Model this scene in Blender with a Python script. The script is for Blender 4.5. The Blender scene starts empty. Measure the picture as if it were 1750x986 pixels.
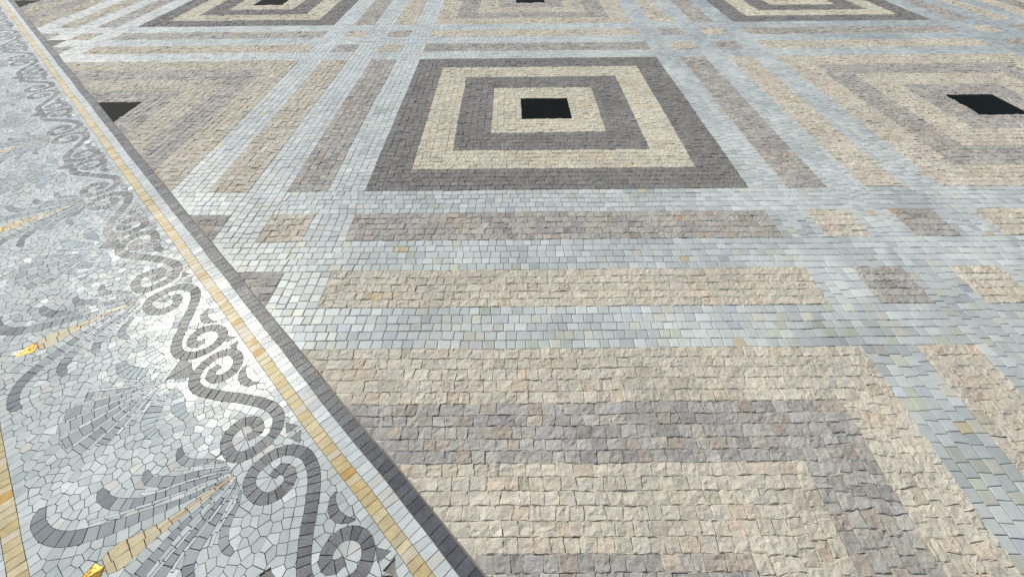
import bpy, math, random
import numpy as np
from mathutils import Vector, Matrix, geometry

S = bpy.context.scene
# ------------------------------------------------------------------ camera
FPX = 737.24
CAM = np.array([-0.2352, -2.9421, 1.2568])
cam_d = bpy.data.cameras.new("camera")
cam_d.sensor_width = 36.0
cam_d.lens = 36.0 * FPX / 1750.0
cam_d.clip_start = 0.02
cam_d.clip_end = 500.0
cam = bpy.data.objects.new("camera", cam_d)
S.collection.objects.link(cam)
RX, RY, RZ = 0.774281, 0.0069614, -0.0052605
cam.rotation_euler = (RX, RY, RZ)
cam.location = CAM.tolist()
S.camera = cam

# ------------------------------------------------------------------ light
SUN_EL, SUN_AZ = math.radians(42.5), math.radians(-48.0)   # azimuth clockwise from +y
w = bpy.data.worlds.new("World"); S.world = w; w.use_nodes = True
nt = w.node_tree
bg = nt.nodes["Background"]
sky = nt.nodes.new("ShaderNodeTexSky")
sky.sky_type = 'NISHITA'; sky.sun_disc = False
sky.sun_elevation = SUN_EL; sky.sun_rotation = SUN_AZ
sky.air_density = 1.0; sky.dust_density = 1.5; sky.ozone_density = 1.0
nt.links.new(sky.outputs[0], bg.inputs[0])
bg.inputs[1].default_value = 0.12
sun_d = bpy.data.lights.new("sun", 'SUN')
sun_d.energy = 2.95; sun_d.angle = math.radians(0.8); sun_d.color = (1.0, 0.972, 0.87)
sun = bpy.data.objects.new("sun", sun_d); S.collection.objects.link(sun)
sd = Vector((math.sin(SUN_AZ)*math.cos(SUN_EL), math.cos(SUN_AZ)*math.cos(SUN_EL), math.sin(SUN_EL)))
sun.rotation_euler = sd.to_track_quat('Z', 'Y').to_euler()
sun.location = (sd * 20)[:]
S.view_settings.view_transform = 'Standard'
S.view_settings.look = 'None'
S.view_settings.exposure = 0.0
S.view_settings.gamma = 1.0
S.view_settings.use_curve_mapping = False

rng = np.random.default_rng(11)
random.seed(5)
R2 = math.sqrt(2.0)

# ------------------------------------------------------------------ camera projection (only used to pick detail levels)
def _rot(rx, ry, rz):
    cx, sx, cy, sy, cz, sz = math.cos(rx), math.sin(rx), math.cos(ry), math.sin(ry), math.cos(rz), math.sin(rz)
    X = np.array([[1,0,0],[0,cx,-sx],[0,sx,cx]]); Y = np.array([[cy,0,sy],[0,1,0],[-sy,0,cy]]); Z = np.array([[cz,-sz,0],[sz,cz,0],[0,0,1]])
    return Z @ Y @ X
ROT = _rot(RX, RY, RZ)
def seen(xy, pad=0.0):
    """True for ground points inside the photographed area grown by pad (share of the picture)."""
    P = np.c_[np.atleast_2d(xy), np.zeros(len(np.atleast_2d(xy)))] - CAM
    Q = P @ ROT
    z = -Q[:, 2]
    ok = z > 0.05
    z = np.where(ok, z, 1)
    u = Q[:, 0]/z*FPX/875.0; v = Q[:, 1]/z*FPX/493.0
    return ok & (np.abs(u) < 1+pad) & (np.abs(v) < 1+pad)

# ------------------------------------------------------------------ value noise for colour drift
_G = rng.random((64, 64, 8))
def vnoise(x, y, scale, k=0):
    x = np.asarray(x, float)/scale + 17.3*k + 30; y = np.asarray(y, float)/scale + 9.1*k + 30
    xi, yi = np.floor(x).astype(int), np.floor(y).astype(int)
    fx, fy = x-xi, y-yi
    fx = fx*fx*(3-2*fx); fy = fy*fy*(3-2*fy)
    g = _G[:, :, k % 8]
    a = g[xi % 64, yi % 64]; b = g[(xi+1) % 64, yi % 64]; c = g[xi % 64, (yi+1) % 64]; d = g[(xi+1) % 64, (yi+1) % 64]
    return (a*(1-fx)+b*fx)*(1-fy) + (c*(1-fx)+d*fx)*fy

def col_of(kind, xy):
    """Per-tile stone colour: base, drift across the floor, tile to tile scatter, odd stones."""
    xy = np.atleast_2d(xy); n = len(xy); x, y = xy[:, 0], xy[:, 1]
    r1 = rng.normal(0, 1, n); r2 = rng.random(n)
    if kind == 'blue':
        t = vnoise(x, y, .22, 0)*.42 + vnoise(x, y, .8, 1)*.28 + rng.random(n)*.42
        t = t + .13*np.clip((x-.6)/2.2, 0, 1) - .13*(y > -1.0)*(x < 0.9) - .04
        t = np.clip((t-.30)/.6, 0, 1)[:, None]
        c = (1-t)*np.array([.64, .655, .60]) + t*np.array([.43, .455, .425])
        c = c*(1+.045*r1)[:, None]
        near = np.clip((-1.2-y)/.9, .25, 1)
        c = np.where((r2 < .012*near)[:, None], np.array([.60, .51, .33]), c)
        c = np.where(((r2 > .03) & (r2 < .03+.05*near))[:, None], c*np.array([.95, .97, .82]), c)
        c = np.where(((r2 > .10) & (r2 < .10+.12*near))[:, None], c*np.array([1.03, .97, .87]), c)
        c = np.where(((r2 > .25) & (r2 < .28))[:, None], c*np.array([.92, .94, 1.03]), c)
    elif kind == 'beige':
        t = np.clip(vnoise(x, y, .18, 2)*.5+rng.random(n)*.6-.05, 0, 1)[:, None]
        c = (1-t)*np.array([.68, .615, .49]) + t*np.array([.59, .52, .405])
        c = c*(1+.045*r1)[:, None]
        c = np.where((r2 < .09)[:, None], c*np.array([1.0, .94, .91]), c)
        c = np.where(((r2 > .1) & (r2 < .14))[:, None], c*np.array([.86, .87, .85]), c)
        c = np.where(((r2 > .15) & (r2 < .153))[:, None], c*np.array([1.0, .86, .66]), c)
    elif kind == 'cream':
        c = np.array([.68, .62, .475])*(1+.045*r1)[:, None]
        c = np.where((r2 < .12)[:, None], c*np.array([1, .9, .83]), c)
    elif kind == 'brown':
        t = np.clip(vnoise(x, y, .13, 3)*.6+rng.random(n)*.6-.1, 0, 1)[:, None]
        c = (1-t)*np.array([.51, .47, .40]) + t*np.array([.41, .38, .335])
        c = c*(1+.085*r1)[:, None]
        c = np.where((r2 < .12)[:, None], c*np.array([1.03, .95, .89]), c)
        c = np.where(((r2 > .13) & (r2 < .26))[:, None], c*np.array([.93, .94, .99]), c)
        c = np.where(((r2 > .27) & (r2 < .274))[:, None], c*np.array([1.05, .85, .66]), c)
        c = np.where(((r2 > .3) & (r2 < .36))[:, None], np.array([.52, .47, .39]), c)
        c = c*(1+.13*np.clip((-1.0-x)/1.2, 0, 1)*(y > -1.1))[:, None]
    elif kind == 'dark':
        t = np.clip(vnoise(x, y, .15, 4)*.5+rng.random(n)*.5, 0, 1)[:, None]
        c = (1-t)*np.array([.29, .27, .24]) + t*np.array([.24, .226, .21])
        c = c*(1+.07*r1)[:, None]
        c = np.where((r2 < .04)[:, None], np.array([.28, .25, .205]), c)
    elif kind == 'white':
        t = np.clip(vnoise(x, y, .12, 5)*.5+rng.random(n)*.55-.05, 0, 1)[:, None]
        c = (1-t)*np.array([.68, .705, .655]) + t*np.array([.47, .505, .475])
        c = c*(1+.035*r1)[:, None]
        c = np.where((r2 < .06)[:, None], c*np.array([1.06, .98, .9]), c)
        c = np.where((r2 > .975)[:, None], np.array([.74, .76, .72]), c)
    elif kind == 'border_white':
        c = np.array([.64, .665, .63])*(1+.05*r1)[:, None]
        c = np.where((r2 < .1)[:, None], np.array([.66, .63, .55]), c)
    elif kind == 'border_dark':
        t = rng.random(n)[:, None]
        c = (1-t)*np.array([.15, .153, .16]) + t*np.array([.095, .097, .105])
    elif kind == 'gold':
        t = rng.random(n)[:, None]
        c = (1-t)*np.array([.69, .585, .375]) + t*np.array([.62, .48, .22])
        c = np.where((r2 < .06)[:, None], np.array([.60, .37, .12]), c)
        c = np.where((r2 > .9)[:, None], np.array([.70, .60, .45]), c)
        c = c*(1+.05*r1)[:, None]
    elif kind == 'leafgold':
        t = rng.random(n)[:, None]
        c = (1-t)*np.array([.68, .60, .43]) + t*np.array([.66, .54, .31])
        c = np.where((r2 < .15)[:, None], np.array([.62, .46, .28]), c)
    elif kind == 'scroll':
        t = rng.random(n)[:, None]
        c = (1-t)*np.array([.225, .222, .22]) + t*np.array([.15, .152, .155])
    elif kind == 'tip':
        c = np.array([.27, .285, .285])*(1+.06*r1)[:, None]
    elif kind == 'grey':
        t = rng.random(n)[:, None]
        c = (1-t)*np.array([.43, .455, .44]) + t*np.array([.33, .355, .35])
        c = np.where((r2 < .12)[:, None], np.array([.34, .34, .355]), c)
    elif kind == 'ray':
        t = rng.random(n)[:, None]
        c = (1-t)*np.array([.47, .50, .475]) + t*np.array([.33, .36, .355])
    elif kind == 'drop':
        c = np.array([.43, .48, .475])*(1+.07*r1)[:, None]
    elif kind == 'glass':
        c = np.array([.62, .36, .05])*(1+.12*r1)[:, None]
    elif kind == 'slab':
        c = np.tile(np.array([.010, .012, .008]), (n, 1))
    return np.clip(c, 0.01, .9)

# ------------------------------------------------------------------ materials
def stone_mat(name, rough, bump, bump_scale, spec=.5, vein=.12, speck=0.0, rvar=.12, rust=0.0):
    m = bpy.data.materials.new(name); m.use_nodes = True
    nt = m.node_tree; N = nt.nodes; L = nt.links
    b = N["Principled BSDF"]
    geo = N.new("ShaderNodeNewGeometry")
    at = N.new("ShaderNodeAttribute"); at.attribute_name = "col"
    n1 = N.new("ShaderNodeTexNoise"); n1.inputs["Scale"].default_value = 38; n1.inputs["Detail"].default_value = 6; n1.inputs["Roughness"].default_value = .65
    n2 = N.new("ShaderNodeTexNoise"); n2.inputs["Scale"].default_value = 240; n2.inputs["Detail"].default_value = 3
    n3 = N.new("ShaderNodeTexNoise"); n3.inputs["Scale"].default_value = 2.3; n3.inputs["Detail"].default_value = 4
    for n in (n1, n2, n3): L.new(geo.outputs["Position"], n.inputs["Vector"])
    def mr(src, a, bb, lo=.3, hi=.7):
        r = N.new("ShaderNodeMapRange"); r.inputs[1].default_value = lo; r.inputs[2].default_value = hi
        r.inputs[3].default_value = a; r.inputs[4].default_value = bb; L.new(src, r.inputs[0]); return r.outputs[0]
    def mul(a, bb):
        x = N.new("ShaderNodeMath"); x.operation = 'MULTIPLY'; L.new(a, x.inputs[0]); L.new(bb, x.inputs[1]); return x.outputs[0]
    f = mul(mul(mr(n1.outputs["Fac"], 1-vein, 1+vein), mr(n2.outputs["Fac"], 1-vein*.6-speck, 1+vein*.6+speck)), mr(n3.outputs["Fac"], .87, 1.06))
    vm = N.new("ShaderNodeVectorMath"); vm.operation = 'SCALE'
    src = at.outputs["Color"]
    if rust:                                       # iron stains and cooler veins that cross single stones
        for (sc, lo, hi, colr, off) in ((13, .60, .72, (.40, .26, .13, 1), 0), (9, .58, .70, (.40, .39, .40, 1), 7)):
            ad = N.new("ShaderNodeVectorMath"); ad.operation = 'ADD'; ad.inputs[1].default_value = (off, off*2, 0)
            L.new(geo.outputs["Position"], ad.inputs[0])
            ns = N.new("ShaderNodeTexNoise"); ns.inputs["Scale"].default_value = sc; ns.inputs["Detail"].default_value = 5; ns.inputs["Roughness"].default_value = .7
            L.new(ad.outputs[0], ns.inputs["Vector"])
            mx = N.new("ShaderNodeMix"); mx.data_type = 'RGBA'; L.new(mr(ns.outputs["Fac"], 0, rust, lo, hi), mx.inputs[0])
            L.new(src, mx.inputs[6]); mx.inputs[7].default_value = colr; src = mx.outputs[2]
    L.new(src, vm.inputs[0]); L.new(f, vm.inputs["Scale"])
    L.new(vm.outputs[0], b.inputs["Base Color"])
    L.new(mr(n1.outputs["Fac"], rough-rvar, rough+rvar), b.inputs["Roughness"])
    b.inputs["Specular IOR Level"].default_value = spec
    if bump:
        bp = N.new("ShaderNodeBump"); bp.inputs["Strength"].default_value = 1.0; bp.inputs["Distance"].default_value = bump
        nb = N.new("ShaderNodeTexNoise"); nb.inputs["Scale"].default_value = bump_scale; nb.inputs["Detail"].default_value = 5; nb.inputs["Roughness"].default_value = .6
        L.new(geo.outputs["Position"], nb.inputs["Vector"])
        L.new(nb.outputs["Fac"], bp.inputs["Height"]); L.new(bp.outputs[0], b.inputs["Normal"])
    return m
M_ROUGH = stone_mat("split_stone", .85, .0038, 95, .2, .13, .04, .12, .30)
M_FLAT = stone_mat("tumbled_marble", .36, .0006, 90, .2, .07, 0, .08)
M_MOS = stone_mat("cut_marble", .22, .0005, 120, .115, .07, 0, .06)
M_DARK = stone_mat("dark_marble", .24, .0011, 190, .13, .16, .05, .07)
M_GOLD = stone_mat("yellow_marble", .36, .0004, 110, .12, .14, 0, .07)
M_SLAB = stone_mat("black_granite", .5, .0002, 300, .015, .3, .5, .05)
M_GLASS = stone_mat("gold_glass", .28, .0008, 160, .6, .25, .1, .06)
M_GLASS.node_tree.nodes["Principled BSDF"].inputs["Metallic"].default_value = .45

def ground_mat():
    m = bpy.data.materials.new("grout"); m.use_nodes = True
    nt = m.node_tree; N = nt.nodes; L = nt.links; b = N["Principled BSDF"]
    geo = N.new("ShaderNodeNewGeometry")
    n1 = N.new("ShaderNodeTexNoise"); n1.inputs["Scale"].default_value = 30; n1.inputs["Detail"].default_value = 6
    n2 = N.new("ShaderNodeTexNoise"); n2.inputs["Scale"].default_value = 3
    L.new(geo.outputs["Position"], n1.inputs["Vector"]); L.new(geo.outputs["Position"], n2.inputs["Vector"])
    r = N.new("ShaderNodeValToRGB"); r.color_ramp.elements[0].position = .3; r.color_ramp.elements[1].position = .72
    r.color_ramp.elements[0].color = (.17, .155, .13, 1); r.color_ramp.elements[1].color = (.36, .325, .27, 1)
    mx = N.new("ShaderNodeMath"); mx.operation = 'MULTIPLY_ADD'; mx.inputs[1].default_value = .5
    hv = N.new("ShaderNodeMath"); hv.operation = 'MULTIPLY'; hv.inputs[1].default_value = .5
    L.new(n1.outputs["Fac"], hv.inputs[0]); L.new(n2.outputs["Fac"], mx.inputs[0]); L.new(hv.outputs[0], mx.inputs[2])
    L.new(mx.outputs[0], r.inputs[0]); L.new(r.outputs[0], b.inputs["Base Color"])
    b.inputs["Roughness"].default_value = .95
    return m
M_GROUT = ground_mat()

# ------------------------------------------------------------------ mesh accumulator
class Acc:
    def __init__(self):
        self.V = []; self.nv = 0; self.F = []; self.C = []; self.pts = []
    def arrays(self, V, loops, starts_count, cols):
        """V (n,3); loops flat index array; starts_count face sizes; cols per face (f,3)"""
        self.F.append((np.asarray(loops)+self.nv, np.asarray(starts_count)))
        self.V.append(np.asarray(V, float)); self.nv += len(V); self.C.append(np.asarray(cols, float))
    def poly(self, P, z, col, base=-.002, tilt=(0, 0), c0=None):
        """one convex tile: CCW polygon P (n,2), top plane at z tilted about c0, side walls to base"""
        P = np.asarray(P, float); n = len(P)
        if n < 3: return
        c0 = P.mean(0) if c0 is None else c0
        zt = z + (P-c0) @ np.array(tilt)
        V = np.r_[np.c_[P, zt], np.c_[P, np.full(n, base)]]
        i = np.arange(n); j = (i+1) % n
        walls = np.c_[i+n, j+n, j, i].ravel()
        self.arrays(V, np.r_[i, walls], np.r_[n, np.full(n, 4)], np.tile(col, (n+1, 1)))
        self.pts.append(P.mean(0)[None])
    def rough_poly(self, P, z, col, amp):
        """cut split-face stone: fan of facets round a raised middle"""
        P = np.asarray(P, float); n = len(P)
        if n < 3: return
        c = P.mean(0)
        zt = z - rng.uniform(.001, .004, n)
        V = np.r_[np.c_[P, zt], np.c_[P, np.full(n, -.002)], [[c[0], c[1], z+rng.uniform(0, amp)]]]
        i = np.arange(n); j = (i+1) % n
        walls = np.c_[i+n, j+n, j, i].ravel(); fan = np.c_[i, j, np.full(n, 2*n)].ravel()
        self.arrays(V, np.r_[fan, walls], np.r_[np.full(n, 3), np.full(n, 4)], np.tile(col, (2*n, 1)))
        self.pts.append(c[None])
    def empty(self): return self.nv == 0
    def build(self, name, mats, parent=None):
        V = np.concatenate(self.V); L = np.concatenate([f[0] for f in self.F]); n = np.concatenate([f[1] for f in self.F]); C = np.concatenate(self.C)
        V = V.copy()
        wx = (vnoise(V[:, 0], V[:, 1], .31, 6)-.5)*.007 + (vnoise(V[:, 0], V[:, 1], .09, 7)-.5)*.0022     # hand-laid lines wander
        wy = (vnoise(V[:, 0]+5, V[:, 1]+3, .27, 2)-.5)*.007 + (vnoise(V[:, 0]+2, V[:, 1], .10, 3)-.5)*.0022
        V[:, 0] += wx; V[:, 1] += wy
        V[:, 2] += (vnoise(V[:, 0], V[:, 1], .5, 1)-.5)*.002*(V[:, 2] > 0)
        if parent is not None: V = V - np.array(parent.location)
        me = bpy.data.meshes.new(name)
        me.vertices.add(len(V)); me.vertices.foreach_set("co", V.ravel().astype(np.float32))
        me.loops.add(len(L)); me.loops.foreach_set("vertex_index", L.astype(np.int32))
        me.polygons.add(len(n)); me.polygons.foreach_set("loop_start", (np.cumsum(n)-n).astype(np.int32))
        me.update(calc_edges=True)
        a = me.attributes.new("col", 'FLOAT_COLOR', 'FACE')
        a.data.foreach_set("color", np.c_[C, np.ones(len(C))].ravel().astype(np.float32))
        me.materials.append(mats)
        me.validate()
        me.shade_flat()
        o = bpy.data.objects.new(name, me); S.collection.objects.link(o)
        if parent is not None: o.parent = parent
        return o
    def centre(self): return np.concatenate(self.pts)

def tag(o, label=None, cat=None, group=None, kind=None):
    if label: o["label"] = label
    if cat: o["category"] = cat
    if group: o["group"] = group
    if kind: o["kind"] = kind
    return o
def empty(name, x, y):
    o = bpy.data.objects.new(name, None); o.location = (x, y, 0); o.empty_display_size = .1
    S.collection.objects.link(o); return o

# ------------------------------------------------------------------ 2-D helpers
def clip(P, a, b, c, eps=1e-9):
    """keep the part of convex P with a*x+b*y <= c"""
    n = len(P); out = []
    d = [a*p[0]+b*p[1]-c for p in P]
    for i in range(n):
        j = (i+1) % n
        if d[i] <= eps: out.append(P[i])
        if (d[i] < -eps and d[j] > eps) or (d[i] > eps and d[j] < -eps):
            t = d[i]/(d[i]-d[j]); out.append((P[i][0]+t*(P[j][0]-P[i][0]), P[i][1]+t*(P[j][1]-P[i][1])))
    return out if len(out) >= 3 else []
def area(P):
    s = 0
    for i in range(len(P)):
        j = (i+1) % len(P); s += P[i][0]*P[j][1]-P[j][0]*P[i][1]
    return s/2
def edges(P, off=0.0):
    """outward half planes of CCW P moved outwards by off"""
    E = []
    for i in range(len(P)):
        x0, y0 = P[i]; x1, y1 = P[(i+1) % len(P)]
        dx, dy = x1-x0, y1-y0; l = math.hypot(dx, dy)
        if l < 1e-7: continue
        a, b = dy/l, -dx/l
        E.append((a, b, a*x0+b*y0+off))
    return E
def inset(P, g):
    Q = P
    for a, b, c in edges(P, -g):
        Q = clip(Q, a, b, c)
        if not Q: return []
    return Q
def subtract(P, E):
    """convex P minus the convex region given by half planes E -> list of convex pieces"""
    rest = P; out = []
    for a, b, c in E:
        o = clip(rest, -a, -b, -c)
        if o and area(o) > 1e-8: out.append(o)
        rest = clip(rest, a, b, c)
        if not rest: return None
    if area(rest) < 2e-7: return None
    return out

DL = 2.132            # the border's outer edge: x + y = -DL*sqrt(2)
KD = -DL*R2
# ------------------------------------------------------------------ stone courses (vectorised blocks)
def blocks(acc, Q, kind, rough):
    """Q (N,4,2) CCW corner points of the stones"""
    Q = np.asarray(Q)
    if not len(Q): return
    c = Q.mean(1)
    keep = seen(c, .75) & ((Q[:, :, 0]+Q[:, :, 1]).max(1) > KD+.003*R2)
    Q, c = Q[keep], c[keep]
    if not len(Q): return
    col = col_of(kind, c)
    dist = np.hypot(c[:, 0]-CAM[0], c[:, 1]-CAM[1])
    cut = (Q[:, :, 0]+Q[:, :, 1]).min(1) < KD+.003*R2
    for i in np.nonzero(cut)[0]:
        P = clip([tuple(p) for p in Q[i]], -1, -1, -(KD+.002*R2))
        if P and area(P) > 2e-5:
            if rough: acc.rough_poly(P, .0085, col[i], .003)
            else: acc.poly(P, .007, col[i])
    Q, c, col, dist = Q[~cut], c[~cut], col[~cut], dist[~cut]
    lods = ((0, 2.6, 6), (2.6, 4.6, 5), (4.6, 99, 3)) if rough else ((0, 4.6, 4), (4.6, 99, 3))
    for lo, hi, n in lods:
        s = (dist >= lo) & (dist < hi)
        if not s.any(): continue
        q = Q[s]; N = len(q)
        if n > 3 or rough:
            t = np.linspace(0, 1, n)
            if not rough: t = np.array([0, .055, .945, 1.])
            else: t = np.r_[0, .07, np.linspace(.07, .93, n-2)[1:-1], .93, 1] if n >= 5 else t
        else: t = np.array([0, .5, 1.])
        n = len(t)
        U, W = np.meshgrid(t, t, indexing='ij')                     # u along 0->1, w along 0->3
        if rough and n > 3:
            U = np.repeat(U[None], N, 0); W = np.repeat(W[None], N, 0)
            j = rng.normal(0, .035, (N, n, n)); j[:, [0, 1, -2, -1], :] = 0; U = np.clip(U+j, 0, 1)
            j = rng.normal(0, .035, (N, n, n)); j[:, :, [0, 1, -2, -1]] = 0; W = np.clip(W+j, 0, 1)
        else:
            U = np.repeat(U[None], N, 0); W = np.repeat(W[None], N, 0)
        u = U[..., None]; v = W[..., None]
        P = (q[:, None, None, 0]*(1-u)+q[:, None, None, 1]*u)*(1-v) + (q[:, None, None, 3]*(1-u)+q[:, None, None, 2]*u)*v
        tu = rng.normal(0, 1, (N, 1, 1)); tv = rng.normal(0, 1, (N, 1, 1)); h0 = rng.normal(0, 1, (N, 1, 1))
        edge = np.ones((n, n), bool); edge[1:-1, 1:-1] = False
        if rough:
            # split face: a tilted, broken plane with facets and chipped edges
            z = .0085 + .0008*h0 + .0012*tu*(U-.5) + .0012*tv*(W-.5)
            ph = rng.random((N, 1, 1))*6.28; th = rng.random((N, 1, 1))*6.28
            k = rng.uniform(4, 9, (N, 1, 1))
            ridge = np.abs(((np.cos(th)*U+np.sin(th)*W)*k+ph) % 2-1)
            z = z + .0022*(ridge-.5) + rng.normal(0, .0010, z.shape)
            z = z - edge*rng.uniform(.0002, .0023, z.shape)
            # ragged outline
            P = P + (rng.normal(0, .0007, P.shape)*edge[None, ..., None])
        else:
            z = .0075 + .00045*h0 + .0008*tu*(U-.5) + .0008*tv*(W-.5)
            if n == 4: z = z - edge*.0010
        V = np.concatenate([P, z[..., None]], -1).reshape(N, n*n, 3)
        loop = [(i*n) for i in range(n-1)] + [((n-1)*n+j) for j in range(n-1)] + [(i*n+n-1) for i in range(n-1, 0, -1)] + [j for j in range(n-1, 0, -1)]
        loop = np.array(loop); nb = len(loop)
        B = V[:, loop].copy(); B[..., 2] = -.002
        VV = np.concatenate([V, B], 1); m = VV.shape[1]
        tf = []
        for i in range(n-1):
            for j in range(n-1):
                a_, b_, c_, d_ = i*n+j, (i+1)*n+j, (i+1)*n+j+1, i*n+j+1
                tf.append((a_, b_, c_, d_))
        wf = [(n*n+i, n*n+(i+1) % nb, loop[(i+1) % nb], loop[i]) for i in range(nb)]
        tf = np.array(tf); wf = np.array(wf)
        if rough:                                                   # triangulate the top so facets stay flat
            tt = []
            for k2, f in enumerate(tf):
                tt += [(f[0], f[1], f[2]), (f[0], f[2], f[3])] if k2 % 2 else [(f[0], f[1], f[3]), (f[1], f[2], f[3])]
            flat = np.r_[np.array(tt).ravel(), wf.ravel()]; cnt = np.r_[np.full(len(tt), 3), np.full(len(wf), 4)]
        else:
            flat = np.r_[tf.ravel(), wf.ravel()]; cnt = np.full(len(tf)+len(wf), 4)
        L = (flat[None]+(np.arange(N)*m)[:, None]).ravel()
        acc.arrays(VV.reshape(-1, 3), L, np.tile(cnt, N), np.repeat(col[s], len(cnt), 0))
    acc.pts.append(c)

def courses(acc, x0, x1, y0, y1, axis, kind, rough, gap=None, mitre=None, cw=None):
    """fill a rectangle with courses of stones along axis 'x' or 'y'. mitre=(lo,hi,dirn) shortens each course like steps."""
    if axis == 'y': a0, a1, b0, b1 = y0, y1, x0, x1
    else: a0, a1, b0, b1 = x0, x1, y0, y1
    nrow = max(1, int(round((b1-b0)/.0405)))
    if cw: nrow = cw
    gap = gap or (.0002 if rough else .0010)
    be = np.linspace(b0, b1, nrow+1)
    be[1:-1] += rng.normal(0, .0011, nrow-1)
    out = []
    for r in range(nrow):
        s0, s1 = a0, a1
        if mitre is not None:
            s0, s1 = mitre(r, nrow)
        Ls = s1-s0
        if Ls < .012: continue
        n = max(1, int(round(Ls/.0415)))
        wd = np.clip(rng.normal(1, .15 if rough else .11, n), .62, 1.5)
        if n > 4:
            k = rng.integers(0, n, max(1, n//14)); wd[k] *= 1.35
        if n > 1: wd[0] *= rng.uniform(.5, 1.05)
        e = s0+np.r_[0, np.cumsum(wd)]/wd.sum()*Ls
        sk = rng.normal(0, .0016 if rough else .0010, n+1); sk[0] = sk[-1] = 0
        lo, hi = be[r], be[r+1]
        wav = .0012*np.sin(e*3.1+r*1.7+b0*9) if 0 < r < nrow else 0*e
        j = lambda s: rng.normal(0, s, n)
        g = gap
        A = np.c_[e[:-1]+sk[:-1]+g, lo+g+j(.0006)]; B = np.c_[e[1:]+sk[1:]-g, lo+g+j(.0006)]
        Cc = np.c_[e[1:]-sk[1:]-g, hi-g+j(.0006)]; D = np.c_[e[:-1]-sk[:-1]+g, hi-g+j(.0006)]
        out.append(np.stack([A, B, Cc, D], 1))
    if not out: return
    Q = np.concatenate(out)
    if axis == 'y': Q = Q[:, ::-1, ::-1]
    blocks(acc, Q, kind, rough)

# ------------------------------------------------------------------ the ground
def sheet(name, x0, x1, y0, y1, z, mat, n=1):
    me = bpy.data.meshes.new(name)
    me.from_pydata([(x0, y0, z), (x1, y0, z), (x1, y1, z), (x0, y1, z)], [], [(0, 1, 2, 3)])
    me.materials.append(mat); o = bpy.data.objects.new(name, me); S.collection.objects.link(o); return o
tag(sheet("ground", -120, 120, -120, 120, 0.0032, M_GROUT), kind="structure")

# ------------------------------------------------------------------ the squared pavement
PITCH = 3.02
pave_flat = Acc(); pave_rough = Acc()
SHORT = {(0, 0): "central dark-ringed panel", (1, 0): "pale panel on the right", (-1, 0): "pale panel cut by the border",
         (0, 1): "pale panel at the top centre", (0, -1): "pale panel nearest the camera", (1, 1): "dark-ringed panel at the top right",
         (-1, 1): "dark-ringed panel at the top left", (2, 1): "pale panel in the top right corner", (-2, 1): "pale panel in the top left corner",
         (1, -1): "dark-ringed panel beyond the corner", (2, 0): "dark-ringed panel beyond the right edge"}
FULL = {(0, 0): "dark-ringed square mosaic panel lying whole in the middle, black slab at its heart",
        (1, 0): "pale square mosaic panel with grey-brown rings, right of the central dark-ringed one",
        (-1, 0): "pale square panel on the left, black slab cut to a triangle by the border",
        (0, 1): "pale square mosaic panel cropped by the top edge, straight behind the central one",
        (0, -1): "pale square mosaic panel nearest the camera, with a wide grey-brown ring",
        (1, 1): "dark-ringed square mosaic panel cropped at the top right",
        (-1, 1): "dark-ringed square mosaic panel cropped at the top left",
        (2, 1): "pale square mosaic panel in the far top right corner",
        (-2, 1): "pale square mosaic panel in the top left corner, cut by the border"}
ring_side = [('x', 0, -1), ('x', 0, 1), ('y', -1, 0), ('y', 1, 0)]
def ring(acc, cx, cy, ax, ay, bx, by, kind):
    """square ring of courses between half sizes (ax, ay) outside and (bx, by) inside, stepped at the corners"""
    for s in (-1, 1):
        y0, y1 = sorted((cy+s*ay, cy+s*by))
        def mt(r, n, s=s):
            k = r if s < 0 else n-1-r                                # 0 is the outermost course
            f = k/n
            h = ax-(ax-bx)*f
            return cx-h, cx+h
        courses(acc, cx-ax, cx+ax, y0, y1, 'x', kind, True, mitre=mt)
    ny = max(1, int(round((ay-by)/.0405)))
    for s in (-1, 1):
        x0, x1 = sorted((cx+s*ax, cx+s*bx))
        def mt2(r, n, s=s):
            k = r if s < 0 else n-1-r
            h = ay-(ay-by)*min(1, (k+1)/n)
            return cy-h, cy+h
        courses(acc, x0, x1, cy-ay, cy+ay, 'y', kind, True, mitre=mt2)
def inframe(acc, need=3):
    return (not acc.empty()) and seen(acc.centre(), -.004).sum() >= need
def merge(dst, src):
    if src.empty(): return
    for (l, n), c in zip(src.F, src.C): pass
    off = dst.nv
    dst.V += src.V; dst.C += src.C; dst.pts += src.pts
    dst.F += [(l+off, n) for l, n in src.F]; dst.nv += src.nv

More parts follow.
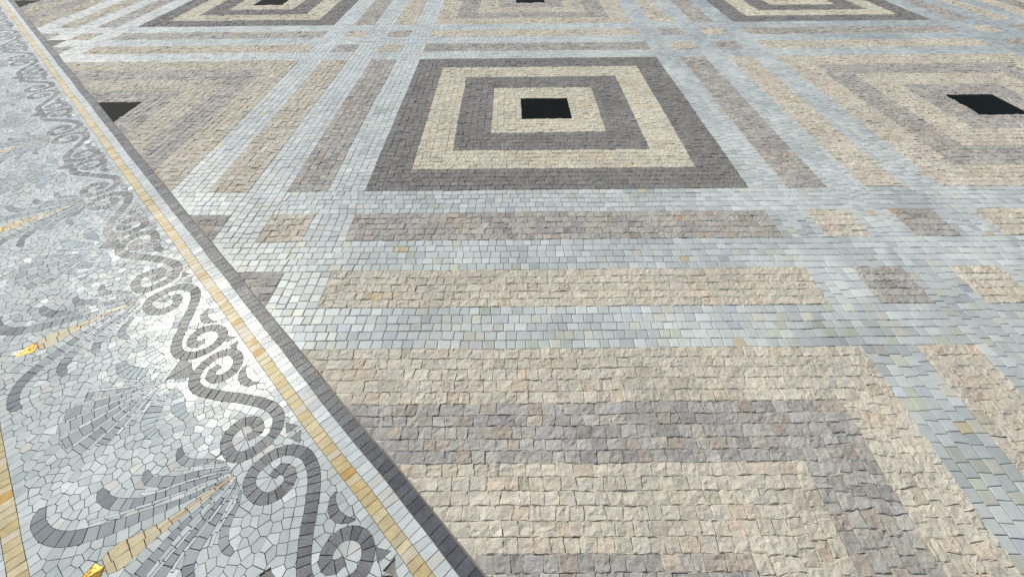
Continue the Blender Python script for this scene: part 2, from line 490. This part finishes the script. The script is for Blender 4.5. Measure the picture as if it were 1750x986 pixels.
RA = [1.0, .79, .58, .36, .165]
for (i, j) in [(0, 0), (1, 0), (-1, 0), (0, 1), (0, -1), (1, 1), (-1, 1), (2, 1), (-2, 1), (1, -1), (2, 0), (-1, -1)]:
    cx, cy = i*PITCH, j*PITCH
    if i == 1 and j == 0: cx = 3.01
    typeA = (i+j) % 2 == 0
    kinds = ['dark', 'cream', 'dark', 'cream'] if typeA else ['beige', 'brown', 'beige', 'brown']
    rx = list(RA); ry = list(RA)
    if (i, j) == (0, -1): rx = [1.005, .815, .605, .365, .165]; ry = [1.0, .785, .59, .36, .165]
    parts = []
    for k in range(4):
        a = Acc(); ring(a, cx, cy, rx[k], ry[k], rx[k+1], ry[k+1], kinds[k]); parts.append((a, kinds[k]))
    # black slab, one stone with a small bevel
    sl = Acc(); h = .1625
    P = clip([(cx-h, cy-h), (cx+h, cy-h), (cx+h, cy+h), (cx-h, cy+h)], -1, -1, -(KD+.002*R2))
    if P and area(P) > 1e-4:
        P2 = inset(P, .0015)
        n = len(P)
        sl.poly(P, .0068, col_of('slab', [(cx, cy)])[0]); sl.poly(P2, .0080, col_of('slab', [(cx, cy)])[0], base=.006)
    vis = [inframe(a, 6) for a, _ in parts]
    if (i, j) in FULL and any(vis):
        root = empty("square_panel", cx, cy); tag(root, FULL[(i, j)], "mosaic panel", "square panels of the pavement")
        nm = {'dark': "dark_ring", 'cream': "cream_ring", 'beige': "pale_ring", 'brown': "brown_ring"}
        for (a, kd) in parts:
            if not a.empty(): a.build(nm[kd], M_ROUGH, root)
        if not sl.empty(): sl.build("black_slab", M_SLAB, root)
    else:
        for (a, kd) in parts: merge(pave_rough, a)
        if not sl.empty(): tag(sl.build("pavement", M_SLAB), kind="structure")
    # strips on the four sides, in the panel's own colour, and squares off the corners in the other
    sc = 'brown' if typeA else 'beige'; qc = 'beige' if typeA else 'brown'
    cname = {'brown': "grey-brown", 'beige': "pale beige"}
    a0, a1 = 1.2, 1.41
    S0 = SHORT.get((i, j), "")
    for side, (x0, x1, y0, y1, ax) in {"near": (cx-1, cx+1, cy-a1, cy-a0, 'x'), "far": (cx-1, cx+1, cy+a0, cy+a1, 'x'),
                                       "left": (cx-a1, cx-a0, cy-1, cy+1, 'y'), "right": (cx+a0, cx+a1, cy-1, cy+1, 'y')}.items():
        # the strips run on to the crossings
        a = Acc()
        courses(a, x0, x1, y0, y1, ax, sc, True)
        if a.empty(): continue
        if inframe(a, 4) and S0:
            o = a.build("inlay_strip", M_ROUGH); tag(o, f"{cname[sc]} strip along the {side} side of the {S0}", "mosaic strip", "stone strips round the square panels")
        else: merge(pave_rough, a)
    for sx in (-1, 1):
        for sy in (-1, 1):
            x0, x1 = sorted((cx+sx*a0, cx+sx*a1)); y0, y1 = sorted((cy+sy*a0, cy+sy*a1))
            a = Acc(); courses(a, x0, x1, y0, y1, 'x', qc, True)
            if a.empty(): continue
            if inframe(a, 3) and S0:
                o = a.build("inlay_square", M_ROUGH)
                tag(o, f"{cname[qc]} square off the {'near' if sy < 0 else 'far'} {'left' if sx < 0 else 'right'} corner of the {S0}", "mosaic square", "small squares at the crossings")
            else: merge(pave_rough, a)
    # blue-white marble lattice of this cell
    hp = PITCH/2; e = 1.41
    b = pave_flat
    for s in (-1, 1):
        y0, y1 = sorted((cy+s*1.0, cy+s*1.2)); courses(b, cx-e, cx+e, y0, y1, 'x', 'blue', False)
        x0, x1 = sorted((cx+s*1.0, cx+s*1.2))
        courses(b, x0, x1, cy-1, cy+1, 'y', 'blue', False)
        for t in (-1, 1):
            y0, y1 = sorted((cy+t*1.2, cy+t*1.41)); courses(b, x0, x1, y0, y1, 'y', 'blue', False)
    # shared strips: far and right of the cell (and near/left on the rim)
    courses(b, cx-e, cx+hp+.1, cy+e, cy+PITCH-e, 'x', 'blue', False)
    courses(b, cx+e, cx+PITCH-e, cy-e, cy+e, 'y', 'blue', False)
# near shared band and the left ones of the outermost cells
courses(pave_flat, 2*PITCH, 3*PITCH, -(PITCH-1.41), -1.41, 'x', 'blue', False)
courses(pave_flat, -2*PITCH-1.61, -2*PITCH-1.41, PITCH-1.41, PITCH+1.41, 'y', 'blue', False)
tag(pave_flat.build("pavement", M_FLAT), "blue-white marble lattice of the pavement", kind="structure")
if not pave_rough.empty(): tag(pave_rough.build("pavement", M_ROUGH), "stone paving beyond the picture's edge", kind="structure")

# ------------------------------------------------------------------ the border, worked in (s, d): s along it towards the camera, d away from the squared pavement
def W2(P):
    P = np.atleast_2d(P); s, d = P[:, 0], P[:, 1]
    return np.c_[(s-d)/R2, -(s+d)/R2]
S0, S1 = -8.6, 2.6
GAX = 1.003; PER = 0.98
def ordinal(k): return ["first", "second", "third", "fourth", "fifth", "sixth", "seventh", "eighth", "ninth", "tenth", "eleventh", "twelfth",
    "thirteenth", "fourteenth", "fifteenth", "sixteenth", "seventeenth", "eighteenth", "nineteenth", "twentieth"][k]

def row(acc, d0, d1, kind, tl):
    s = S0; g = .0009
    prev = 0
    while s < S1:
        L = tl*rng.uniform(.84, 1.18); k = rng.normal(0, .0012)
        Ps = [(s+g+prev, d0+g), (s+L-g+k, d0+g), (s+L-g-k, d1-g), (s+g-prev, d1-g)]
        Pw = [tuple(p) for p in W2(Ps)][::-1]
        if seen(np.mean(Pw, 0), .75)[0]:
            acc.poly(Pw, .0072+rng.normal(0, .0003), col_of(kind, np.mean(Pw, 0))[0], tilt=rng.normal(0, .016, 2))
        prev = k; s += L
band_no = 0
for (dd, lab, cen) in (((2.134, 2.1775, 2.2195, 2.2575), "straight border of dark, white and yellow marble rows between the squared pavement and the scrolls", (-.9, -1.0)),
                       ((3.044, 3.000, 2.962, 2.922), "second border row of yellow marble in the lower left corner, beyond the fan motifs", (-1.8, -2.3))):
    root = empty("border_band", *cen); tag(root, lab, "mosaic border", "straight marble borders")
    for (k, nm, kd, mt) in ((0, "dark_row", 'border_dark', M_DARK), (1, "white_row", 'border_white', M_MOS), (2, "yellow_row", 'gold', M_GOLD)):
        a = Acc(); lo, hi = sorted((dd[k], dd[k+1]))
        row(a, lo, hi, kd, .0262 if kd != 'border_dark' else .031)
        a.build(nm, mt, root)

# ---- pattern elements
class Elem:            # a convex tile of the pattern, its target object key, its colour kind
    __slots__ = ("P", "key", "kind", "out")
    def __init__(s, P, key, kind, out): s.P = P; s.key = key; s.kind = kind; s.out = out
elems = []; discs = []        # discs: (s, d, r) samples that keep background seeds away
seeds = []                    # preferred background seeds
def ccw(P): return P if area(P) > 0 else P[::-1]
def cr(path, step=.004):
    """Catmull-Rom through the path, resampled evenly"""
    P = np.array(path, float); P = np.r_[[2*P[0]-P[1]], P, [2*P[-1]-P[-2]]]
    out = []
    for i in range(1, len(P)-2):
        t = np.linspace(0, 1, 12, endpoint=False)[:, None]
        a, b, c, d = P[i-1], P[i], P[i+1], P[i+2]
        out.append(.5*((2*b)+(-a+c)*t+(2*a-5*b+4*c-d)*t*t+(-a+3*b-3*c+d)*t**3))
    out.append(P[-2][None]); Q = np.concatenate(out)
    L = np.r_[0, np.cumsum(np.hypot(*np.diff(Q, axis=0).T))]
    n = max(2, int(L[-1]/step)); u = np.linspace(0, L[-1], n)
    R = np.c_[np.interp(u, L, Q[:, 0]), np.interp(u, L, Q[:, 1])]
    T = np.gradient(R, axis=0); T /= np.hypot(T[:, 0], T[:, 1])[:, None]+1e-12
    return R, T, u
def strip(path, width, key, kinds, tl, tf, side_seeds=True, cols=1, gap=.0008, off=None):
    """band of tiles along a path; width(f) half width at share f of its length; tf maps local to (s, d)"""
    R, T, u = cr(path); N = np.c_[-T[:, 1], T[:, 0]]
    Lt = u[-1]; s = 0; cuts = [0]
    while s < Lt-.4*tl:
        s += tl*rng.uniform(.8, 1.22); cuts.append(min(s, Lt))
    cuts[-1] = Lt
    off = off or (lambda f: 0.0)
    at0 = lambda x, o: (np.array([np.interp(x, u, R[:, 0]), np.interp(x, u, R[:, 1])]) + o*np.array([np.interp(x, u, N[:, 0]), np.interp(x, u, N[:, 1])]))
    at = lambda x, o: at0(x, o+off(x/Lt))
    for a, b in zip(cuts[:-1], cuts[1:]):
        if b-a < .002: continue
        f = (a+b)/2/Lt; kd = kinds(f) if callable(kinds) else kinds
        wa, wb = width(a/Lt), width(b/Lt)
        for c in range(cols):
            la, ha = -wa+2*wa*c/cols, -wa+2*wa*(c+1)/cols; lb, hb = -wb+2*wb*c/cols, -wb+2*wb*(c+1)/cols
            gg = gap if cols > 1 else 0
            sh = rng.uniform(-.2, .2)*tl if cols > 1 else 0
            m = (a+b)/2; wm = width(m/Lt); lm, hm = -wm+2*wm*c/cols, -wm+2*wm*(c+1)/cols
            ga, gb = a+gap, b-gap
            pa, pb, pc = [at(ga, la), at(ga, ha)], [at(m, lm), at(m, hm)], [at(gb, lb), at(gb, hb)]
            q = [[pa[0], pb[0], pb[1], pa[1]], [pb[0], pc[0], pc[1], pb[1]]]
            big = [[at(a-.0004, la), pb[0], pb[1], at(a-.0004, ha)], [pb[0], at(b+.0004, lb), at(b+.0004, hb), pb[1]]]
            tid = []
            for k in range(2):
                P = ccw([tuple(x) for x in tf(q[k])]); B = ccw([tuple(x) for x in tf(big[k])])
                if area(P) > 1e-6: tid.append((P, B))
            elems.append(Elem([t[0] for t in tid], key, kd, [t[1] for t in tid]))
    k = max(2, int(Lt/.008)); x = np.linspace(0, Lt, k)
    for xx in x:
        p = tf([at(xx, 0)])[0]; discs.append((p[0], p[1], width(xx/Lt)))
    if side_seeds:
        x = np.arange(.012, Lt, .0275)
        for xx in x:
            ww = width(xx/Lt)
            for sg in (-1, 1):
                seeds.append((tuple(tf([at(xx, sg*(ww+.0135))])[0]), ww+.0135))
def solid(P, key, kind, tf, pieces=1):
    Q = ccw([tuple(x) for x in tf([np.array(p) for p in P])])
    elems.append(Elem([Q], key, kind, [Q]))
    c = np.mean(Q, 0); r = math.sqrt(abs(area(Q)))*.55
    discs.append((c[0], c[1], r))

S_PATH = [(.413, 2.360), (.408, 2.386), (.386, 2.396), (.362, 2.380), (.356, 2.346), (.372, 2.314), (.410, 2.297), (.448, 2.312), (.466, 2.350), (.459, 2.395),
          (.437, 2.428), (.400, 2.446), (.352, 2.438), (.292, 2.399), (.237, 2.356), (.165, 2.310), (.105, 2.294), (.060, 2.310), (.034, 2.344), (.027, 2.388),
          (.035, 2.428), (.062, 2.452), (.102, 2.452), (.132, 2.434), (.144, 2.398), (.133, 2.365), (.104, 2.354), (.080, 2.370), (.086, 2.394)]
CURLS = [([(.277, 2.872), (.250, 2.886), (.195, 2.877), (.148, 2.845), (.110, 2.790), (.086, 2.740), (.062, 2.680), (.040, 2.620), (.022, 2.555), (.008, 2.485)], .020),
         ([(.224, 2.748), (.180, 2.744), (.141, 2.720), (.106, 2.680), (.082, 2.630), (.060, 2.570), (.030, 2.495), (.016, 2.47)], .017),
         ([(.193, 2.645), (.160, 2.643), (.130, 2.624), (.102, 2.590), (.078, 2.540), (.045, 2.490), (.028, 2.47)], .015),
         ([(.197, 2.550), (.165, 2.561), (.134, 2.551), (.110, 2.524), (.085, 2.492), (.058, 2.474)], .012)]
# thin white threads between the curls
THREADS = [[(.150, 2.790), (.117, 2.732), (.092, 2.675), (.066, 2.610), (.040, 2.55), (.02, 2.49)],
           [(.132, 2.672), (.105, 2.635), (.079, 2.570), (.050, 2.515), (.025, 2.475)],
           [(.140, 2.585), (.116, 2.560), (.090, 2.520), (.060, 2.485), (.042, 2.472)],
           [(.075, 2.790), (.056, 2.715), (.036, 2.64), (.018, 2.56), (.007, 2.50)]]
def curl_w(w):
    xs = [0, .035, .12, .30, .48, .62, .80, 1.0]; ys = [.40, .74, .82, .98, .88, .62, .34, .16]
    return lambda t: w*float(np.interp(t, xs, ys))
def s_w(t):
    m = min(t, 1-t)
    return .0163+.0008*min(1, max(0, (m-.18)/.16)) if m > .015 else .012
ks = range(-9, 2)
for k in ks:
    ax = GAX + k*PER; bx = ax - PER/2
    jit = lambda P: [np.array(p)+rng.normal(0, .0012, 2) for p in P]
    for m in (-1, 1):
        tf = lambda P, m=m, ax=ax: [(ax+m*p[0], p[1]) for p in P]
        strip(jit(S_PATH), s_w, ("scroll", k, m), 'scroll', .024, tf)
        # crescent between scroll and yellow row
        strip([(.252, 2.291), (.268, 2.311), (.300, 2.322), (.332, 2.311), (.350, 2.291)], lambda t: .002+.0115*math.sin(math.pi*min(1, max(0, t))), ("crescent", k, m), 'scroll', .03, tf)
        # small dark points that close the gap between neighbouring scrolls
        solid([(.010, 2.268), (.012, 2.304), (.046, 2.290)], ("scroll", k, m), 'scroll', tf)
        solid([(.480, 2.268), (.478, 2.304), (.446, 2.290)], ("scroll", k, m), 'scroll', tf)
    # foot between the two scrolls of a base axis
    tb = lambda P, bx=bx: [(bx+p[0], p[1]) for p in P]
    solid([(-.055, 2.440), (0, 2.425), (0, 2.506), (-.030, 2.476)], ("fan", k, (0, 0)), 'scroll', tb)
    solid([(.055, 2.440), (0, 2.425), (0, 2.506), (.030, 2.476)], ("fan", k, (0, 0)), 'scroll', tb)
    for m in (-1, 1):
        tm = lambda P, m=m, bx=bx: [(bx+m*p[0], p[1]) for p in P]
        strip([(.052, 2.462), (.022, 2.492), (0.001, 2.521)], lambda t: .0065, ("bg", 0, 0), 'border_white', .032, tm, False)
    # gold leaf, shard
    tg = lambda P, ax=ax: [(ax+p[0], p[1]) for p in P]
    for (P, f) in (([(0, 2.79), (.027, 2.805), (0, 2.82)], 0), ([(0, 2.82), (.027, 2.805), (.001, 2.862)], 0), ([(0, 2.79), (0, 2.82), (-.027, 2.803)], 0), ([(-.027, 2.803), (0, 2.82), (.001, 2.862)], 0)):
        solid(P, ("palmette", k, (5, 0)), 'glass', tg)
    def gw(t):     # half width of the leaf from its root to the shard
        return .003+.042*max(0, t)**2.2 if t < .92 else .038-.014*(t-.92)/.08
    LP = jit([(0, 2.470), (0, 2.56), (0, 2.66), (0, 2.74), (0, 2.789)])
    strip([LP[0], LP[1]], lambda t: .0035+.0035*t, ("palmette", k, (4, 0)), 'leafgold', .045, tg, False)
    for sg in (-1, 1):
        strip(LP[1:], lambda t: max(.0036, gw(.28+.72*t)/2-.0004), ("palmette", k, (4, 0)), 'leafgold', .034, tg, False, off=lambda t, sg=sg: sg*max(.004, gw(.28+.72*t)/2))
    for m in (-1, 1):
        tf = lambda P, m=m, ax=ax: [(ax+m*p[0], p[1]) for p in P]
        for ci, (C, wd) in enumerate(CURLS):
            strip(jit(C), curl_w(wd), ("palmette", k, (ci, m)), (lambda t, ci=ci: 'tip' if t < (.36, .2, .17, .22)[ci] else 'grey'), .030, tf, True)
        for C in THREADS[:3]:
            strip(C, lambda t: .0038*(1-.5*t), ("bg", 0, 0), 'border_white', .04, tf, False)
        # fan of the base axis: grey rays, thin white rays, drops
        tm = lambda P, m=m, bx=bx: [(bx+m*p[0], p[1]) for p in P]
        ray = lambda ang, r0, r1, bend=0: [(math.sin(math.radians(ang))*r+bend*(r/.28)**2, 2.512+math.cos(math.radians(ang))*r) for r in np.linspace(r0, r1, 5)]
        for (ang, L, wd, r0, bend) in ((5.4, .285, .0200, .030, .004), (15.6, .272, .0190, .030, .012), (26, .225, .0155, .032, .02), (37, .16, .0110, .034, .016)):
            strip(ray(ang, r0, L, bend), lambda t, wd=wd: .0022+wd*t**.9, ("fan", k, (1, m*ang)), 'ray', .034, tm, False)
        for (ang, L, r0, bend) in ((0.01, .24, .02, 0), (10.5, .27, .03, .008), (21, .25, .03, .016), (32, .19, .03, .018), (44, .12, .03, .01)):
            if ang < 1 and m < 0: continue
            strip(ray(ang, r0, L, bend), lambda t: .0022+.0022*t, ("bg", 0, 0), 'border_white', .045, tm, False)
        strip([(.055, 2.512), (.090, 2.560), (.128, 2.592), (.168, 2.600), (.190, 2.594)], lambda t: .004+.020*math.sin(math.pi*min(.88, max(0, t))*.9)**1.3, ("fan", k, (2, m)), 'drop', .022, tm, True)
        strip([(.060, 2.494), (.100, 2.500), (.140, 2.512), (.175, 2.512), (.198, 2.508)], lambda t: .003+.018*math.sin(math.pi*min(.88, max(0, t))*.9)**1.3, ("fan", k, (2, 2*m)), 'drop', .022, tm, True)

# drop elements far outside the photographed area
def useful(p): return seen(W2([p])[0], .6)[0]
elems = [e for e in elems if e.P and useful(e.P[0][0])]
discs = np.array([d for d in discs]); 
ok = seen(W2(discs[:, :2]), .7); discs = discs[ok]

# ---- spatial hash
class Hash:
    def __init__(s, cell): s.c = cell; s.d = {}
    def add(s, x0, x1, y0, y1, v):
        for a in range(int(x0//s.c), int(x1//s.c)+1):
            for b in range(int(y0//s.c), int(y1//s.c)+1): s.d.setdefault((a, b), []).append(v)
    def get(s, x0, x1, y0, y1):
        r = set()
        for a in range(int(x0//s.c), int(x1//s.c)+1):
            for b in range(int(y0//s.c), int(y1//s.c)+1): r.update(s.d.get((a, b), ()))
        return r
# clip lower elements by higher ones, emit them
H = Hash(.03); store = []
def bbox(P):
    xs = [p[0] for p in P]; ys = [p[1] for p in P]; return min(xs), max(xs), min(ys), max(ys)
def carve(P, limit=None):
    """P minus every stored region it meets"""
    bb = bbox(P); pcs = [P]
    for q in H.get(*bb):
        if limit is not None and q >= limit: continue
        B, E = store[q]
        if B[1] <= bb[0] or B[0] >= bb[1] or B[3] <= bb[2] or B[2] >= bb[3]: continue
        new = []
        for p in pcs:
            r = subtract(p, E)
            if r is None: new.append(p)
            else: new += r
        pcs = new
        if not pcs: break
    return pcs
ACC = {}
prio = {"scroll": 0, "crescent": 1}
def pr(e):
    if e.key[0] in prio: return prio[e.key[0]]
    if e.key[0] == "fan" and e.key[2][0] == 0: return 0
    if e.key[0] == "palmette" and e.key[2][0] >= 4: return 2
    if e.key[0] == "bg": return 3
    return 4
elems.sort(key=pr)
GR = .0011
def tilt_of(): return rng.normal(0, .020, 2)*np.where(rng.random() < .12, 2.2, 1)
for e in elems:
    lim = len(store)
    c = np.mean([np.mean(W2(P), 0) for P in e.P], 0) if e.P else None
    col = col_of(e.kind, c)[0]; tl = tilt_of(); z = .0072+rng.normal(0, .00025)
    if e.kind == 'glass': tl = rng.normal(0, .05, 2); z = .0076
    acc = ACC.setdefault((e.key, e.kind if e.key[0] in ("bg",) else None), Acc())
    for P in e.P:
        for q in carve(P, lim):
            if area(q) < 4e-6: continue
            Q = [tuple(x) for x in W2(q)]; Q = ccw(Q)
            acc.poly(Q, z, col, tilt=tl, c0=c)
    for B in e.out:
        E = edges(B, GR); b = bbox(B); b = (b[0]-GR, b[1]+GR, b[2]-GR, b[3]+GR)
        store.append((b, E)); H.add(*b, len(store)-1)

# ---- background seeds
DH = Hash(.05)
for i, (s, d, r) in enumerate(discs): DH.add(s-r, s+r, d-r, d+r, i)
SH = Hash(.03); SP = []
D0, D1 = 2.2575, 2.922
def clear_of(s, d, m):
    for i in DH.get(s-m, s+m, d-m, d+m):
        x, y, r = discs[i]
        if (x-s)**2+(y-d)**2 < (r+m)**2: return False
    return True
def add_seed(s, d, dmin, m):
    if not (D0+.004 < d < D1-.004): return
    if m is not None and not clear_of(s, d, m): return
    for i in SH.get(s-dmin, s+dmin, d-dmin, d+dmin):
        if (SP[i][0]-s)**2+(SP[i][1]-d)**2 < dmin*dmin: return
    SP.append((s, d)); SH.add(s, s, d, d, len(SP)-1)
# lines of tiles hugging both yellow rows
for dline in (D0+.0135, D1-.0150):
    s = S0
    while s < S1:
        if seen(W2([(s, dline)])[0], .5)[0]: add_seed(s+rng.normal(0, .001), dline+rng.normal(0, .0008), .018, .004)
        s += .0262
for (p, w_) in seeds:
    if seen(W2([p])[0], .5)[0]: add_seed(p[0], p[1], .0175, .006)
# second contour rows: seeds pushed out from the first
gen0 = 0
for gen in range(4):
    first = SP[gen0:] if gen else list(SP)
    gen0 = len(SP)
    for (s, d) in first:
        near = [discs[i] for i in DH.get(s-.03-.03*gen, s+.03+.03*gen, d-.03-.03*gen, d+.03+.03*gen)]
        if not near: continue
        x, y, r = min(near, key=lambda q: math.hypot(q[0]-s, q[1]-d)-q[2])
        l = math.hypot(s-x, d-y)+1e-9
        h = rng.uniform(.024, .032)
        add_seed(s+(s-x)/l*h+rng.normal(0, .002), d+(d-y)/l*h+rng.normal(0, .002), rng.uniform(.016, .024), .010)
# rest: dart throwing
cand = np.c_[rng.uniform(S0, S1, 150000), rng.uniform(D0, D1, 150000)]
cand = cand[seen(W2(cand), .45)]
for s, d in cand[:60000]: add_seed(s, d, rng.uniform(.019, .031), .006)
for s, d in cand[60000:]: add_seed(s, d, .0195, .004)
for s, d in cand[:60000]: add_seed(s, d, .027, None)
SP = np.array(SP)
mir = np.r_[np.c_[SP[:, 0], 2*D0-SP[:, 1]][SP[:, 1] < D0+.06], np.c_[SP[:, 0], 2*D1-SP[:, 1]][SP[:, 1] > D1-.06]]
ALL = np.r_[SP, mir, [[S0-3, D0-2], [S1+3, D0-2], [S0-3, D1+2], [S1+3, D1+2]]]
vo, ed, fa = geometry.delaunay_2d_cdt([Vector(p) for p in ALL], [], [], 0, 1e-7)[:3]
vo = np.array([v[:] for v in vo]); fa = np.array(fa)
A, B, C_ = vo[fa[:, 0]], vo[fa[:, 1]], vo[fa[:, 2]]
den = 2*(A[:, 0]*(B[:, 1]-C_[:, 1])+B[:, 0]*(C_[:, 1]-A[:, 1])+C_[:, 0]*(A[:, 1]-B[:, 1]))
den = np.where(np.abs(den) < 1e-14, 1e-14, den)
a2, b2, c2 = (A**2).sum(1), (B**2).sum(1), (C_**2).sum(1)
cc = np.c_[(a2*(B[:, 1]-C_[:, 1])+b2*(C_[:, 1]-A[:, 1])+c2*(A[:, 1]-B[:, 1]))/den, (a2*(C_[:, 0]-B[:, 0])+b2*(A[:, 0]-C_[:, 0])+c2*(B[:, 0]-A[:, 0]))/den]
inc = [[] for _ in range(len(vo))]
for t, f in enumerate(fa):
    for v in f: inc[v].append(t)
floor = Acc()
for v in range(len(vo)):
    s, d = vo[v]
    if not (D0 < d < D1) or not (S0 < s < S1) or len(inc[v]) < 3: continue
    P = cc[inc[v]]; an = np.arctan2(P[:, 1]-d, P[:, 0]-s); P = P[np.argsort(an)]
    if np.abs(P-[s, d]).max() > .08: continue
    Q = [tuple(P[0])]
    for p in P[1:]:
        if math.hypot(p[0]-Q[-1][0], p[1]-Q[-1][1]) > .0012: Q.append(tuple(p))
    Q = inset(Q, .0009) if len(Q) > 2 else []
    if not Q or area(Q) < 1e-5: continue
    wc = W2([(s, d)])[0]
    col = col_of('white', wc)[0]; tl = tilt_of(); z = .0072+rng.normal(0, .0003)
    for q in carve(Q):
        if area(q) < 5e-6: continue
        floor.poly(ccw([tuple(x) for x in W2(q)]), z, col, tilt=tl, c0=wc)
for key in list(ACC):
    if key[0][0] == "bg": merge(floor, ACC.pop(key))
tag(floor.build("floor", M_MOS), "pale marble mosaic ground between the border rows", kind="structure")

# ---- objects of the pattern
def accs(pred): return {k: a for k, a in ACC.items() if pred(k[0]) and not a.empty()}
n = 0
for k in reversed(ks):
    for m in (1, -1):
        a = ACC.get((("scroll", k, m), None))
        if a is None or a.empty(): continue
        if not inframe(a, 5): continue
        o = a.build("scroll", M_DARK)
        tag(o, f"dark S-shaped double spiral beside the yellow row, {ordinal(n)} from the photo's bottom", "scroll ornament", "dark scrolls along the border"); n += 1
        o["group"] = "dark scrolls along the border"
n = 0
for k in reversed(ks):
    for m in (1, -1):
        a = ACC.get((("crescent", k, m), None))
        if a is None or a.empty() or not inframe(a, 2): continue
        o = a.build("crescent_leaf", M_DARK)
        tag(o, f"small dark crescent between scroll and yellow row, {ordinal(n)} from the photo's bottom", "crescent ornament", "dark crescents under the yellow row"); n += 1
n = 0
for k in reversed(ks):
    ax = GAX+k*PER
    P = {q[0][2]: a for q, a in ACC.items() if q[0][0] == "palmette" and q[0][1] == k}
    if not any(a is not None and inframe(a, 4) for a in P.values()): continue
    wc = W2([(ax, 2.65)])[0]; root = empty("palmette", wc[0], wc[1])
    tag(root, f"curling grey leaves round a yellow spike, {ordinal(n)} palmette from the photo's bottom", "palmette", "palmettes along the border"); n += 1
    for c, a in P.items():
        if a is None or a.empty(): continue
        if c[0] < 4: a.build("curled_leaf", M_MOS, root)
        elif c[0] == 4: a.build("yellow_spike", M_GOLD, root)
        else: a.build("gold_shard", M_GLASS, root)
n = 0
for k in reversed(ks):
    bx = GAX+k*PER-PER/2
    P = {q[0][2]: a for q, a in ACC.items() if q[0][0] == "fan" and q[0][1] == k}
    if not any(a is not None and inframe(a, 4) for a in P.values()): continue
    wc = W2([(bx, 2.6)])[0]; root = empty("ray_fan", wc[0], wc[1])
    tag(root, f"fan of grey and white rays, {ordinal(n)} such fan from the photo's bottom", "fan ornament", "ray fans along the border"); n += 1
    for c, a in P.items():
        nm, mt = (("foot", M_DARK), ("ray", M_MOS), ("teardrop", M_MOS))[c[0]]
        if not a.empty(): a.build(nm, mt, root)
print("tiles: seeds", len(SP), "elems", len(elems))
